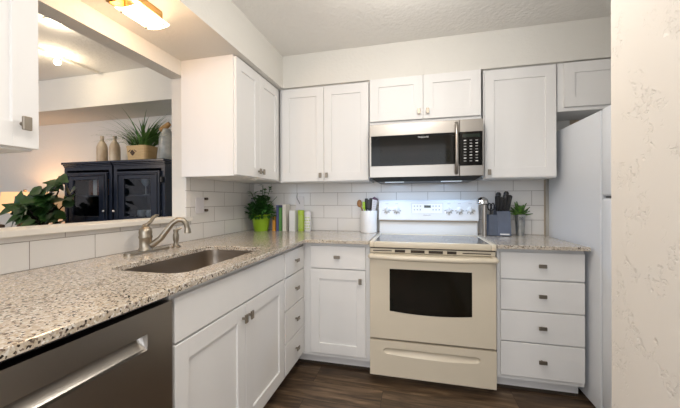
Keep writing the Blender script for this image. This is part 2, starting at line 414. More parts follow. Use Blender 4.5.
# ------------------------------------------------------------------ wall cabinets
G = 'white wall cabinets under the soffit'
c = thing('wall_cabinet', 'white two-door wall cabinet on the left wall in the corner', 'cabinet', (.14, -.45, 1.337), G)
B().box(WX, .3206, -.928, TY, 1.337, SO, .001).build('body', 'cab', c)
ym = (-.9334-.2923)/2-.012
shaker(c, 'x', .3396, -.921, ym-.0015, 1.3443, 2.082, (ym-.026, 1.388))
shaker(c, 'x', .3396, ym+.0015, -.312, 1.3443, 2.082, (ym+.026, 1.388))
B().box(.25, .285, -.60, -.57, 1.331, 1.337, .001).build('light_puck', 'trim', c)
c = thing('wall_cabinet', 'white two-door wall cabinet between the corner and the microwave', 'cabinet', (.71, -.15, 1.328), G)
B().box(.342, 1.0785, -.2896, TY, 1.328, SO, .001).build('body', 'cab', c)
xm = (.3669+1.0751)/2
shaker(c, 'y', -.3086, .3669, xm-.0015, 1.334, 2.0763, (xm-.026, 1.378))
shaker(c, 'y', -.3086, xm+.0015, 1.0751, 1.334, 2.0763, (xm+.026, 1.378))
c = thing('wall_cabinet', 'short white two-door cabinet directly above the microwave', 'cabinet', (1.47, -.17, 1.745), G)
B().box(1.0853, 1.8694, -.316, WY, 1.745, SO-.0005, .001).build('body', 'cab', c)
shaker(c, 'y', -.335, 1.0915, 1.4755, 1.768, 2.084, (1.4755-.028, 1.82), .066, .062)
shaker(c, 'y', -.335, 1.4795, 1.8635, 1.768, 2.084, (1.4795+.028, 1.82), .066, .062)
c = thing('wall_cabinet', 'tall white single-door cabinet between microwave and refrigerator', 'cabinet', (2.11, -.15, 1.328), G)
B().box(1.887, 2.338, -.2896, TY, 1.328, SO, .001).build('body', 'cab', c)
shaker(c, 'y', -.3086, 1.8925, 2.333, 1.334, 2.0763, (1.8925+.026, 1.372))
c = thing('wall_cabinet', 'short white cabinet above the refrigerator', 'cabinet', (2.75, -.15, 1.768), G)
B().box(2.345, 3.15, -.2896, WY, 1.768, SO, .001).build('body', 'cab', c)
shaker(c, 'y', -.3086, 2.38, 2.76, 1.792, 2.083, (2.735, 1.84))
shaker(c, 'y', -.3086, 2.764, 3.144, 1.792, 2.083, (2.79, 1.84))
c = thing('wall_cabinet', 'white wall cabinet hanging over the dishwasher, cut by the left edge', 'cabinet', (.14, -2.3, 1.326), G)
B().box(WX, .321, -2.71, -1.951, 1.326, SO, .001).build('body', 'cab', c)
shaker(c, 'x', .34, -2.328, -1.945, 1.333, 2.082, (-1.985, 1.399))
shaker(c, 'x', .34, -2.708, -2.331, 1.333, 2.082, (-2.67, 1.399))

# ------------------------------------------------------------------ base cabinets
G = 'white base cabinets under the granite'
def carcass(root, x0, x1, y0, y1, face):
    """open-topped box with a face frame, on a recessed kick"""
    b = B()
    if face == 'x':
        b.box(x0, x1, y0, y0+.018, .10, .892); b.box(x0, x1, y1-.018, y1, .10, .892); b.box(x0, x0+.01, y0+.018, y1-.018, .10, .892)
        b.box(x0+.01, x1, y0+.018, y1-.018, .10, .118); b.box(x1-.02, x1, y0+.018, y1-.018, .118, .892)
    else:
        b.box(x0, x0+.018, y0, y1, .10, .892); b.box(x1-.018, x1, y0, y1, .10, .892); b.box(x0+.018, x1-.018, y1-.01, y1, .10, .892)
        b.box(x0+.018, x1-.018, y0, y1-.01, .10, .118); b.box(x0+.018, x1-.018, y0, y0+.02, .118, .892)
    b.build('body', 'cab', root)
    b = B()
    if face == 'x': b.box(x0, x1-.075, y0, y1, 0, .022)
    else: b.box(x0, x1, y0+.075, y1, 0, .022)
    b.build('floor_shade', 'kick', root); b = B()  # dark bottom box stands for the shadow at the floor
    if face == 'x': b.box(x0, x1-.068, y0, y1, .022, .10)
    else: b.box(x0, x1, y0+.068, y1, .022, .10)
    b.build('toe_kick', 'cab', root)
c = thing('base_cabinet', 'white sink base with false front above two shaker doors', 'cabinet', (.3, -1.36, 0), G)
carcass(c, -.04, .643, -1.787, -.935, 'x')
drawer(c, 'x', .662, -1.781, -.9405, .719, .866, False, 'false_front')
shaker(c, 'x', .662, -1.781, -1.3615, .129, .711, (-1.385, .652))
shaker(c, 'x', .662, -1.3585, -.9405, .129, .711, (-1.335, .652))
c = thing('base_cabinet', 'narrow white four-drawer base between sink base and corner', 'cabinet', (.3, -.76, 0), G)
carcass(c, -.04, .643, -.932, -.59, 'x')
for z0, z1 in ((.129, .311), (.3175, .508), (.5145, .707), (.7145, .866)): drawer(c, 'x', .662, -.918, -.604, z0, z1)
c = thing('base_cabinet', 'white corner base with one drawer over one door, left of range', 'cabinet', (.9, -.3, 0), G)
b = B(); b.box(.646, 1.122, -.585, -.565, .10, .892); b.box(1.104, 1.122, -.565, -.022, .10, .892); b.box(.646, 1.104, -.565, -.022, .10, .118)
b.build('body', 'cab', c)
B().box(.578, 1.122, -.51, -.022, 0, .022).build('floor_shade', 'kick', c); B().box(.578, 1.122, -.517, -.022, .022, .10).build('toe_kick', 'cab', c)  # lower dark box is again painted floor shadow
drawer(c, 'y', -.6044, .7105, 1.0958, .7155, .869)
shaker(c, 'y', -.6044, .7105, 1.0958, .129, .709, (1.062, .64))
c = thing('base_cabinet', 'white four-drawer base between range and refrigerator', 'cabinet', (2.13, -.3, 0), G)
carcass(c, 1.9, 2.36, -.585, -.022, 'y')
for z0, z1 in ((.129, .330), (.3375, .516), (.5235, .702), (.7095, .869)): drawer(c, 'y', -.6044, 1.917, 2.3565, z0, z1)

# ------------------------------------------------------------------ countertops
def slab(pts, holes, z0, z1):
    b = B(); bm = b.bm; es = []
    for loop in [pts]+holes:
        vs = [bm.verts.new((x, y, z1)) for x, y in loop]
        es += [bm.edges.new((vs[i], vs[(i+1) % len(vs)])) for i in range(len(vs))]
    bmesh.ops.triangle_fill(bm, use_beauty=True, use_dissolve=False, edges=es)
    r = bmesh.ops.extrude_face_region(bm, geom=bm.faces[:])
    for v in [g for g in r['geom'] if isinstance(g, bmesh.types.BMVert)]: v.co.z = z0
    bmesh.ops.recalc_face_normals(bm, faces=bm.faces)
    rim = [e for e in bm.edges if all(abs(v.co.z-z1) < 1e-6 for v in e.verts) and any(abs(f.normal.z) < .5 for f in e.link_faces)]
    bmesh.ops.bevel(bm, geom=rim, offset=.003, segments=2, profile=.5, affect='EDGES')
    return b
def rrect(x0, x1, y0, y1, r, n=6):
    out = []
    for cx, cy, a in ((x1-r, y1-r, 0), (x0+r, y1-r, 90), (x0+r, y0+r, 180), (x1-r, y0+r, 270)):
        out += [(cx+r*math.cos(R(a+90*i/n)), cy+r*math.sin(R(a+90*i/n))) for i in range(n+1)]
    return out
CT, CB = .9138, .8923
SX0, SX1, SY0, SY1 = .228, .588, -1.668, -1.028
o = slab([(-.05, -2.52), (.6865, -2.52), (.6865, -.6447), (1.1235, -.6447), (1.1235, -.02), (-.05, -.02)], [rrect(SX0, SX1, SY0, SY1, .07)], CB, CT).build('countertop', 'granite')
tag(o, 'L-shaped speckled tan granite countertop around the sink', 'countertop')
o = slab([(1.8925, -.6447), (2.365, -.6447), (2.365, -.02), (1.8925, -.02)], [], CB, CT).build('countertop', 'granite')
tag(o, 'short speckled granite countertop between range and refrigerator', 'countertop')

# sink
c = thing('kitchen_sink', 'undermount stainless steel sink sunk into the granite', 'sink', (.41, -1.35, .70))
b = B(); rings = []
for off, r, z in ((-.012, .075, CB-.001), (.004, .065, CB-.001), (.006, .063, .86), (.012, .06, .74), (.03, .05, .712), (.07, .04, .70)):
    rings.append(b.ring([(x, y, z) for x, y in rrect(SX0+off, SX1-off, SY0+off, SY1-off, r)]))
for p, q in zip(rings, rings[1:]): b.bridge(p, q)
b.bm.faces.new(rings[-1])
b.build('basin', 'steel_sink', c, True)
B().lathe(.41, -1.35, [(.001, .703), (.03, .703), (.042, .702), (.044, .701), (.044, .7005)], 20).build('drain', 'chrome', c, True)

# faucet
c = thing('faucet', 'brushed nickel single-lever faucet on the granite behind the sink', 'faucet', (.055, -1.28, CT))
b = B(); pts = rrect(.027, .083, -1.425, -1.165, .026)
b.prism([(x, y, CT) for x, y in pts], (0, 0, .012)); b.build('base_plate', 'nickel', c, True)
B().lathe(.055, -1.31, [(.033, .926), (.033, .932), (.029, .938), (.029, .985), (.032, .99), (.032, .998), (.029, 1.004), (.031, 1.02), (.027, 1.037), (.016, 1.049), (.006, 1.053)], 24).build('body', 'nickel', c, True)
b = B(); b.lathe(.055, -1.31, [(.013, 1.048), (.016, 1.054), (.011, 1.062)], 16)
b.tube([(.055, -1.310, 1.056), (.052, -1.292, 1.06), (.045, -1.268, 1.072), (.038, -1.245, 1.09), (.030, -1.220, 1.101), (.024, -1.198, 1.101)], [.008, .009, .009, .009, .008, .005], 10)
b.build('handle', 'nickel', c, True)
b = B(); b.tube([(.07, -1.298, .950), (.09, -1.292, .958), (.12, -1.280, .985), (.15, -1.268, 1.03), (.172, -1.256, 1.064), (.192, -1.244, 1.081), (.212, -1.230, 1.080), (.226, -1.220, 1.06), (.230, -1.216, 1.03)], [.017, .016, .015, .014, .013, .0135, .0135, .0135, .013], 14)
b.tube([(.230, -1.216, 1.036), (.231, -1.215, 1.015), (.231, -1.215, 1.008)], [.014, .017, .017], 14); b.build('spout', 'nickel', c, True)
o = thing('side_sprayer', 'small brushed nickel side sprayer on the granite right of the faucet', 'sprayer', (.076, -1.126, CT))
B().lathe(.076, -1.126, [(.024, CT), (.024, .920), (.016, .926), (.014, .935)], 18).build('base', 'nickel', o, True)
b = B(); b.lathe(.076, -1.126, [(.013, .935), (.012, .945), (.016, .958), (.016, .985), (.012, .998), (.014, 1.008), (.014, 1.018)], 18)
b.tube([(.076, -1.126, 1.014), (.088, -1.112, 1.020), (.095, -1.104, 1.027)], [.009, .007, .006], 8)
b.build('nozzle', 'nickel', o, True)

# ------------------------------------------------------------------ dishwasher
c = thing('dishwasher', 'stainless dishwasher with pocket handle under the granite at left', 'dishwasher', (.3, -2.09, 0))
b = B(); b.box(0, .60, -2.388, -1.793, .10, .885); b.box(.05, .55, -2.388, -1.793, 0, .10); b.build('body', 'black', c)
B().box(.60, .648, -2.388, -1.797, .872, .886, .002).build('top_gap_shade', 'black', c)  # black strip painted for the dark gap under the counter
def dwf(u, z):
    t = (z-.752)/(.797-.752)
    if u < -2.293 or u > -1.888 or t < 0 or t > 1: return 0
    e = min(1, (u+2.293)/.012, (-1.888-u)/.012)
    return (.004+.034*t**.8)*max(0, e)**.5 if t > 0.02 else 0
us = [-2.2932, -1.8878]+frange(-2.293, -2.279, 5)+frange(-1.902, -1.888, 5)+frange(-2.27, -1.91, 8)
zs = [.7519, .7972]+frange(.752, .797, 12)
relief('x', .665, -2.385, -1.797, .115, .866, us, zs, dwf, .06).build('door', 'steel', c, False)
b = B(); b.box(.585, .595, -2.385, -1.797, .02, .10); b.build('kick_plate', 'black', c)

# ------------------------------------------------------------------ range
RX0, RX1 = 1.1275, 1.8878; RC = (RX0+RX1)/2
c = thing('range', 'bisque freestanding electric range between the base cabinets', 'range', (RC, -.33, 0))
b = B(); b.box(RX0+.002, RX1-.002, -.60, -.035, .0465, .875, .003); b.box(RX0+.03, RX1-.03, -.54, -.05, 0.0, .05)
b.build('body', 'bisque', c)
B().box(RX0+.004, RX1-.004, -.606, -.599, .270, .298).build('gap_shade', 'kick', c)  # dark strip painted for the shade between oven door and drawer
B().box(RX0+.004, RX1-.004, -.626, -.599, .8685, .8755).build('gap_shade', 'kick', c)  # dark strip painted for the shade under the cooktop lip
# cooktop frame
b = B()
for x0, x1, y0, y1 in ((RX0, RX0+.03, -.643, -.13), (RX1-.03, RX1, -.643, -.13), (RX0+.03, RX1-.03, -.643, -.605), (RX0+.03, RX1-.03, -.185, -.13)): b.box(x0, x1, y0, y1, .876, .9135, .005, 2)
b.box(RX0+.02, RX1-.02, -.62, -.15, .876, .905); b.build('cooktop', 'bisque', c, True)
g = B().box(RX0+.03, RX1-.03, -.605, -.185, .905, .9105).build('glass_hob', 'hobglass', c)
for x, y, r in ((1.31, -.48, .10), (1.70, -.48, .085), (1.31, -.28, .075), (1.70, -.28, .10)):
    B().lathe(x, y, [(r, .9106), (r, .9110), (r-.004, .9110), (r-.004, .9106)], 40, False).build('burner_ring', 'grey', g)
# backguard: lower riser and the overhanging control panel
B().box(RX0+.008, RX1-.004, -.115, -.035, .875, 1.012, .004).build('riser', 'enamel', c)
pts = [(RX0+.006, -.035, 1.02), (RX0+.006, -.135, 1.02), (RX0+.006, -.137, 1.026), (RX0+.006, -.122, 1.168), (RX0+.006, -.110, 1.182), (RX0+.006, -.035, 1.182)]
bg = B().prism(pts, (RX1-RX0-.008, 0, 0)).build('control_panel', 'enamel', c)
B().box(RX0+.012, RX1-.01, -.128, -.04, 1.010, 1.0205).build('panel_gap_shade', 'strip', c)  # tan strip painted for the shadow below the overhanging panel
def py(z): return -.137+(z-1.026)*(.015/.142)
def plate(b, x0, x1, z0, z1, d=.0015):
    b.prism([(x0, py(z0), z0), (x1, py(z0), z0), (x1, py(z1), z1), (x0, py(z1), z1)], (0, -d, 0))
b = B(); plate(b, 1.395, 1.627, 1.078, 1.154, .0025); dp = b.build('display_panel', 'ceramic', bg)
b = B()
for x0, x1, z0, z1 in ((1.393, 1.629, 1.154, 1.156), (1.393, 1.395, 1.078, 1.156), (1.627, 1.629, 1.078, 1.156)): plate(b, x0, x1, z0, z1, .003)
b.build('display_border', 'grey', bg)
b = B(); plate(b, 1.488, 1.539, 1.120, 1.140, .0035); b.build('clock', 'green_led', bg)
for x in (1.414, 1.437, 1.460, 1.556, 1.578, 1.602):
    for z in (1.133, 1.104):
        b = B(); plate(b, x-.005, x+.005, z-.004, z+.004, .0035); b.build('button', 'grey', bg)
text_mesh('logo', 'FRIGIDAIRE', .011, (1.51, py(1.060)-.0012, 1.058), ROTY, 'grey', bg)
for x in (1.198, 1.276, 1.674, 1.75, 1.827):
    y = py(1.105)
    b = B(); b.tube([(x, y, 1.105), (x, y-.006, 1.105), (x, y-.009, 1.105)], [.023, .023, .019], 24)
    b.box(x-.006, x+.006, y-.026, y-.008, 1.085, 1.126, .003); b.tube([(x, y-.008, 1.105), (x, y-.02, 1.105)], [.015, .012], 20)
    k = b.build('control_knob', 'enamel', bg, True)
    b = B()
    for i in range(5):
        a = R(195+150*i/4); px, pz = x+.030*math.cos(a), 1.105+.030*math.sin(a)
        b.tube([(x+.023*math.cos(a), py(1.105)-.001, 1.105+.023*math.sin(a)), (x+.036*math.cos(a), py(pz)-.001, 1.105+.036*math.sin(a))], .0032, 5)
    b.build('dial_marks', 'grey', bg)
    b = B(); plate(b, x-.012, x+.012, 1.150, 1.153, .0008); b.build('print', 'grey', bg)
# vent strip, handle, oven door, drawer
b = B(); b.box(RX0+.002, RX1-.002, -.622, -.60, .840, .868, .002); vs_ = b.build('vent_strip', 'bisque', c)
for x0, x1 in ((1.15, 1.27), (1.29, 1.355), (1.39, 1.475), (1.50, 1.585), (1.61, 1.665), (1.70, 1.86)):
    h = .003 if x1-x0 > .1 else .0085
    B().box(x0, x1, -.6235, -.618, .853-h, .853+h).build('vent_slot', 'kick', vs_)
def dof(u, z):
    # shallow dish round the window
    w0, w1, za, zb = 1.21, 1.80, .43, .80
    if u < w0 or u > w1 or z < za or z > zb: return 0
    return .004
wz = lambda u: .458+.014*((u-1.5035)/.2465)**2
od = relief('y', -.64, RX0+.003, RX1-.003, .2905, .836, [], [], lambda u, z: 0, .038).build('oven_door', 'bisque', c)
top = [(1.2575, .741), (1.7505, .741)]; bot = [(u, wz(u)) for u in frange(1.7505, 1.2575, 14)]
B().prism([(u, -.6395, z) for u, z in top+bot], (0, -.002, 0)).build('oven_window', 'ovenglass', od)
b = B(); b.tube([(RX0+.008, -.676, .824), (RX0+.012, -.684, .824), (RC-.15, -.694, .820), (RC+.15, -.694, .820), (RX1-.012, -.684, .824), (RX1-.008, -.676, .824)], [.013, .0165, .0175, .0175, .0165, .013], 14)
for x0, x1 in ((RX0+.006, RX0+.034), (RX1-.034, RX1-.006)): b.box(x0, x1, -.684, -.638, .806, .842, .005, 2)
b.build('handle', 'bisque', od, True)
GX0, GX1 = 1.218, 1.796
def drf(u, z):
    k = (u-(GX0+GX1)/2)/((GX1-GX0)/2)
    if abs(k) >= 1: return 0
    zt = .2305; zb = .183+.012*k*k
    e = min(1, (1-abs(k))*((GX1-GX0)/2)/.03); e = math.sqrt(max(0, 1-(1-e)**2)); mid = (zt+zb)/2
    zt, zb = mid+(zt-mid)*e, mid+(zb-mid)*e
    if z >= zt or z <= zb: return 0
    t = (z-zb)/(zt-zb); return .036*min(1, t*1.05, (1-t)*14)*e
us = frange(GX0-.002, GX0+.035, 12)+frange(GX0+.05, GX1-.05, 24)+frange(GX1-.035, GX1+.002, 12)
relief('y', -.64, RX0+.002, RX1-.002, .05, .277, us, frange(.178, .236, 26), drf, .038).build('storage_drawer', 'bisque', c, True)

# ------------------------------------------------------------------ microwave
MX0, MX1, MY = 1.0965, 1.8655, -.40
c = thing('microwave', 'stainless over-the-range microwave with black glass door', 'microwave', (1.48, -.2, 1.31))
B().box(MX0, MX1, -.36, TY-.001, 1.345, 1.735, .002).build('body', 'black', c)
d = thing  # keep name free
b = B(); b.box(MX0, 1.7125, MY, -.36, 1.643, 1.728, .002); b.box(MX0, 1.7125, MY, -.36, 1.345, 1.428, .002)
b.box(MX0, MX0+.012, MY, -.36, 1.428, 1.643); dr = b.build('door', 'steel', c)
B().box(MX0+.012, 1.7125, MY+.001, -.36, 1.428, 1.643).build('door_glass', 'blackglass', dr)
B().box(MX0+.075, 1.655, MY+.0004, MY+.002, 1.445, 1.628).build('window_screen', 'ovenglass', dr)
text_mesh('logo', 'FRIGIDAIRE', .0145, (1.475, MY, 1.618), ROTY, 'whiteprint', dr)
b = B(); b.tube([(1.692, MY+.004, 1.70), (1.692, MY-.022, 1.70), (1.692, MY-.034, 1.68), (1.692, MY-.042, 1.60), (1.692, MY-.044, 1.53), (1.692, MY-.042, 1.46), (1.692, MY-.034, 1.385), (1.692, MY-.022, 1.365), (1.692, MY+.004, 1.365)], [.012, .012, .012, .0115, .0115, .0115, .012, .012, .012], 12)
b.build('handle', 'steel', dr, True)
b = B(); b.box(1.7155, MX1, MY, -.36, 1.643, 1.728, .002); b.box(1.7155, MX1, MY, -.36, 1.345, 1.415, .002); b.box(MX1-.005, MX1, MY, -.36, 1.415, 1.643)
cp = b.build('control_panel', 'steel', c)
B().box(1.7155, MX1-.005, MY+.001, -.36, 1.415, 1.643).build('keypad', 'blackglass', cp)
for j in range(8):
    for i in range(3):
        x = 1.75+i*.037; z = 1.585-j*.020
        B().box(x-.008, x+.008, MY+.0002, MY+.0012, z-.0032, z+.0032).build('button', 'grey' if (i+j) % 3 else 'whiteprint', cp)
B().box(1.735, 1.845, MY+.0003, MY+.0012, 1.606, 1.628).build('clock', 'green_led', cp)
pts = [(MX0+.02, MY+.012, 1.345), (MX0+.05, MY+.055, 1.312), (MX0+.05, -.06, 1.312), (MX0+.02, -.03, 1.345)]
b = B(); A = b.ring([(MX0+.006, MY+.006, 1.345), (MX1-.006, MY+.006, 1.345), (MX1-.006, -.03, 1.345), (MX0+.006, -.03, 1.345)])
C2 = b.ring([(MX0+.045, MY+.05, 1.316), (MX1-.045, MY+.05, 1.316), (MX1-.045, -.06, 1.316), (MX0+.045, -.06, 1.316)])
b.bridge(A, C2); b.bm.faces.new(A); b.bm.faces.new(C2); hd = b.build('vent_hood', 'black', c)
for x in (1.27, 1.67):
    B().box(x-.07, x+.07, -.335, -.295, 1.313, 1.317, .001).build('led_lens', 'led', hd)
    area('hood_led', (x, -.30, 1.311), (0, 0, 0), .14, .05, 1.15, (.46, .67, 1))

# ------------------------------------------------------------------ refrigerator
FX0 = 2.383
c = thing('refrigerator', 'white top-freezer refrigerator beside the short countertop', 'refrigerator', (2.75, -.4, 0))
b = B(); b.box(FX0, 3.10, -.70, -.05, .03, 1.658, .006, 2); b.box(FX0+.03, 3.07, -.66, -.08, 0, .03); b.build('body', 'fridge', c)
fz = B().box(FX0+.001, 3.099, -.792, -.706, 1.199, 1.664, .012, 3).build('freezer_door', 'fridge', c, True)
fd = B().box(FX0+.001, 3.099, -.792, -.706, .075, 1.186, .012, 3).build('fridge_door', 'fridge', c, True)
B().box(FX0+.004, FX0+.06, -.806, -.74, 1.188, 1.197, .001).build('hinge', 'chrome', c)
B().box(FX0+.02, 3.08, -.74, -.70, .01, .068, .003).build('toe_grille', 'grey', c)
B().box(FX0+.004, FX0+.05, -.79, -.73, .045, .07, .002).build('hinge', 'whiteprint', c)
b = B(); b.tube([(3.05, -.80, .75), (3.05, -.83, .78), (3.05, -.83, 1.10), (3.05, -.80, 1.13)], .012, 10); b.build('handle', 'fridge', fd, True)
o = B().box(2.537, 2.595, -.02, WY, 1.70, 1.785, .002).build('wall_plate', 'cream'); tag(o, 'small cream wall plate above the top of the refrigerator', 'wall plate')

# ------------------------------------------------------------------ soffit lamp over the sink
c = thing('ceiling_lamp', 'brass framed lamp with square frosted glass under the left soffit', 'lamp', (.17, -1.46, SO))
b = B(); b.box(.10, .24, -1.55, -1.385, SO-.008, SO, .002)
for x in (.10, .232): b.box(x, x+.008, -1.55, -1.385, SO-.032, SO-.008)
for y in (-1.55, -1.393): b.box(.108, .232, y, y+.008, SO-.032, SO-.008)
b.build('frame', 'brass', c)
b = B(); NX = 8
r0 = [(.132+.126*i/NX, 2.024+.010*((i/NX-.5)*2)**2) for i in range(NX+1)]
b.prism([(x, -1.535, z) for x, z in r0]+[(x, -1.535, z+.005) for x, z in r0[::-1]], (0, .172, 0))
gp = b.build('glass_panel', 'glow', c, True)
for x in (.144, .246):
    for y in (-1.515, -1.385):
        b = B(); b.disc((x, y, 2.022), (0, 0, 1), .0035, .0035, .008, 10); b.build('screw', 'bronze', gp)
for y in (-1.52, -1.40): B().disc((.17, y, 2.028), (0, 0, 1), .005, .005, .056, 8).build('stem', 'brass', c)
point('soffit_lamp_bulb', (.195, -1.46, 1.99), 3.9, (1, .65, .39), .05)
point('soffit_lamp_bulb', (.17, -1.46, 2.045), 1.7, (1, .65, .39), .02)

# ------------------------------------------------------------------ outlets
c = thing('outlet', 'white outlet plate with two dark plugs on the left wall tile', 'outlet', (TX, -.77, 1.15))
B().box(TX, TX+.006, -.812, -.728, 1.094, 1.206, .002).build('plate', 'outlet', c)
for z in (1.195, 1.113):
    B().box(TX+.0, TX+.022, -.722, -.700, z-.009, z+.009, .004).build('plug', 'plug', c)
c = thing('outlet', 'pale outlet plate with short cord on the back wall tile above the books', 'outlet', (.41, TY, 1.16))
B().box(.372, .448, TY-.006, TY, 1.095, 1.215, .002).build('plate', 'outlet', c)
b = B(); b.tube([(.385, TY-.008, 1.245), (.381, TY-.012, 1.215), (.388, TY-.014, 1.19), (.402, TY-.016, 1.172), (.41, TY-.012, 1.15)], .003, 6); b.build('cord', 'grey', c, True)

# ------------------------------------------------------------------ things on the counter
G = 'utensils in the white crock'
KX, KY = 1.045, -.095
c = thing('utensil_crock', 'white ceramic crock of utensils beside the range', 'crock', (KX, KY, CT))
B().lathe(KX, KY, [(.066, CT), (.070, CT+.004), (.071, CT+.178), (.069, CT+.181), (.064, CT+.178), (.062, CT+.012), (.03, CT+.010)], 32).build('pot', 'ceramic', c, True)
b = B()
for i in range(24):
    a = 2*PI*i/24; b.box(KX+.022*math.cos(a)-.002, KX+.022*math.cos(a)+.002, KY-.0712, KY-.066, CT+.09+.022*math.sin(a)-.002, CT+.09+.022*math.sin(a)+.002)
b.build('emblem', 'whiteprint', c)
Z0 = CT+.014
b = B(); b.tube([(KX-.01, KY, Z0), (KX-.055, KY-.01, CT+.19), (KX-.066, KY-.012, CT+.215)], .006, 8); b.ball((KX-.076, KY-.014, CT+.240), .028, (.75, .4, 1.15))
tag(b.build('wooden_spoon', 'wood', None, True), 'brown wooden spoon leaning left in the crock', 'spoon', G)
b = B(); b.tube([(KX, KY-.02, Z0), (KX-.03, KY-.028, CT+.19), (KX-.034, KY-.03, CT+.215)], .006, 8); b.box(KX-.048, KX-.026, KY-.034, KY-.028, CT+.195, CT+.255, .004)
tag(b.build('spatula', 'lime', None, True), 'lime green spatula standing in the crock', 'spatula', G)
for dx, dy, h, wd, lab in ((-.022, .012, .282, .013, 'slim black utensil at the back of the crock behind the green spatula'), (.004, -.008, .272, .017, 'black turner standing in the middle of the crock'), (.018, .012, .285, .015, 'tall black utensil in the crock beside the grater')):
    b = B(); b.tube([(KX+dx*.3, KY+dy, Z0), (KX+dx, KY+dy, CT+.20)], .006, 8); b.box(KX+dx-wd, KX+dx+wd, KY+dy-.004, KY+dy+.004, CT+.19, CT+h, .004)
    tag(b.build('cooking_utensil', 'black', None, True), lab, 'utensil', G)
b = B(); b.prism([(KX+.022, KY-.022, Z0+.1), (KX+.05, KY-.022, Z0+.1), (KX+.072, KY-.022, CT+.265), (KX+.034, KY-.022, CT+.275)], (0, -.005, 0))
g = thing('grater', 'flat steel grater with purple handle leaning right in the crock', 'grater', (KX+.04, KY-.02, Z0), G)
b.build('blade', 'outlet', g)
b = B()
for i in range(5):
    for j in range(3): x = KX+.040+i*.0014+j*.009; z = CT+.20+i*.014; b.box(x, x+.004, KY-.0285, KY-.0265, z, z+.005)
b.build('holes', 'grey', g)
M['purple'] = pbr('purple_handle', (.07, .02, .06), .4)
b = B(); b.prism([(KX+.032, KY-.026, CT+.268), (KX+.075, KY-.026, CT+.258), (KX+.080, KY-.026, CT+.276), (KX+.05, KY-.026, CT+.296), (KX+.034, KY-.026, CT+.286)], (0, .012, 0)); b.build('handle', 'purple', g)

# chrome canister behind the range corner
c = thing('canister', 'slim steel canister with shiny domed lid between range and knife block', 'canister', (1.92, -.185, CT))
B().lathe(1.914, -.185, [(.018, CT), (.018, CT+.20), (.016, CT+.236)], 24).build('body', 'steel', c, True)
B().lathe(1.900, -.192, [(.030, CT+.230), (.040, CT+.238), (.041, CT+.252), (.034, CT+.272), (.020, CT+.284), (.006, CT+.288)], 24).build('lid', 'chrome', c, True)

# knife block
c = thing('knife_block', 'slate grey knife block on the short countertop', 'knife block', (2.015, -.12, CT))
B().prism([(1.948, -.165, CT+.004), (2.008, -.165, CT+.004), (2.008, -.165, CT+.155), (1.948, -.165, CT+.155)], (0, .10, 0)).build('scissor_holder', 'slate', c)
B().prism([(2.008, -.178, CT+.004), (2.008, -.06, CT+.004), (2.008, -.04, CT+.215), (2.008, -.150, CT+.180)], (.090, 0, 0)).build('block', 'slate', c)
B().box(2.022, 2.084, -.181, -.1775, CT+.010, CT+.020).build('badge', 'whiteprint', c)
B().box(1.948, 2.098, -.172, -.06, CT, CT+.004).build('base', 'black', c)
o = thing('kitchen_scissors', 'black-handled scissors in the left slot of the knife block', 'scissors', (1.975, -.12, CT+.155))
b = B()
for s in (-1, 1):
    pts = [(1.975+s*(.012+.011*math.cos(a)), -.12, CT+.215+.026*math.sin(a)) for a in frange(0, 2*PI, 12)]
    b.tube(pts, .005, 6, False)
b.tube([(1.975, -.12, CT+.156), (1.975, -.12, CT+.192)], [.013, .010], 10)
b.build('handles', 'black', o, True)
G = 'knives in the slate block'
kn = [(2.018, -.13, .300, 'black-handled knife at the left of the block, front row'), (2.040, -.13, .285, 'black-handled knife second from left in the block, front row'), (2.062, -.13, .305, 'black-handled knife third from left in the block, front row'), (2.084, -.13, .300, 'black-handled knife at the right of the block, front row'), (2.030, -.09, .322, 'black-handled knife at back left of the block'), (2.074, -.09, .328, 'tallest black-handled knife at back right of the block')]
for x, y, h, lab in kn:
    b = B(); z0 = CT+.180+(y+.15)*.32
    a = Vector((x, y, z0)); e = Vector((x+(x-2.05)*.25, y-.03, CT+h))
    b.tube([a, a+(e-a)*.25, a+(e-a)*.7, a+(e-a)*.92, e], [.012, .0155, .0175, .019, .011], 8)
    tag(b.build('kitchen_knife', 'black', None, True), lab, 'knife', G)

# succulent
c = thing('potted_succulent', 'green succulent in a tall galvanised pot at the right end of the counter', 'plant', (2.176, -.105, CT))
b = B(); b.lathe(2.176, -.105, [(.026, CT), (.027, CT+.003), (.035, CT+.152), (.037, CT+.157), (.034, CT+.157), (.031, CT+.140), (.005, CT+.14)], 24); b.build('pot', 'galv', c, True)
b = B()
for i in range(24):
    a = 2*PI*i/24*1.9; el = R(2+66*((i*7) % 24)/24); ln = random.uniform(.06, .09)
    d = Vector((math.cos(a)*math.cos(el), math.sin(a)*math.cos(el)*.75, math.sin(el)))
    b.leaf((2.176, -.105, CT+.150), d, (0, 0, 1), ln*1.15, .040, -.25, .35, 5, .1)
b.build('leaves', 'succ', c, True, .004)
b = B()
for x in (2.160, 2.168, 2.180): b.tube([(x, -.141, CT+.140), (x+.004, -.145, CT+.128), (x+.002, -.142, CT+.118)], .0018, 6)
b.build('tag_mark', 'slate2', c)

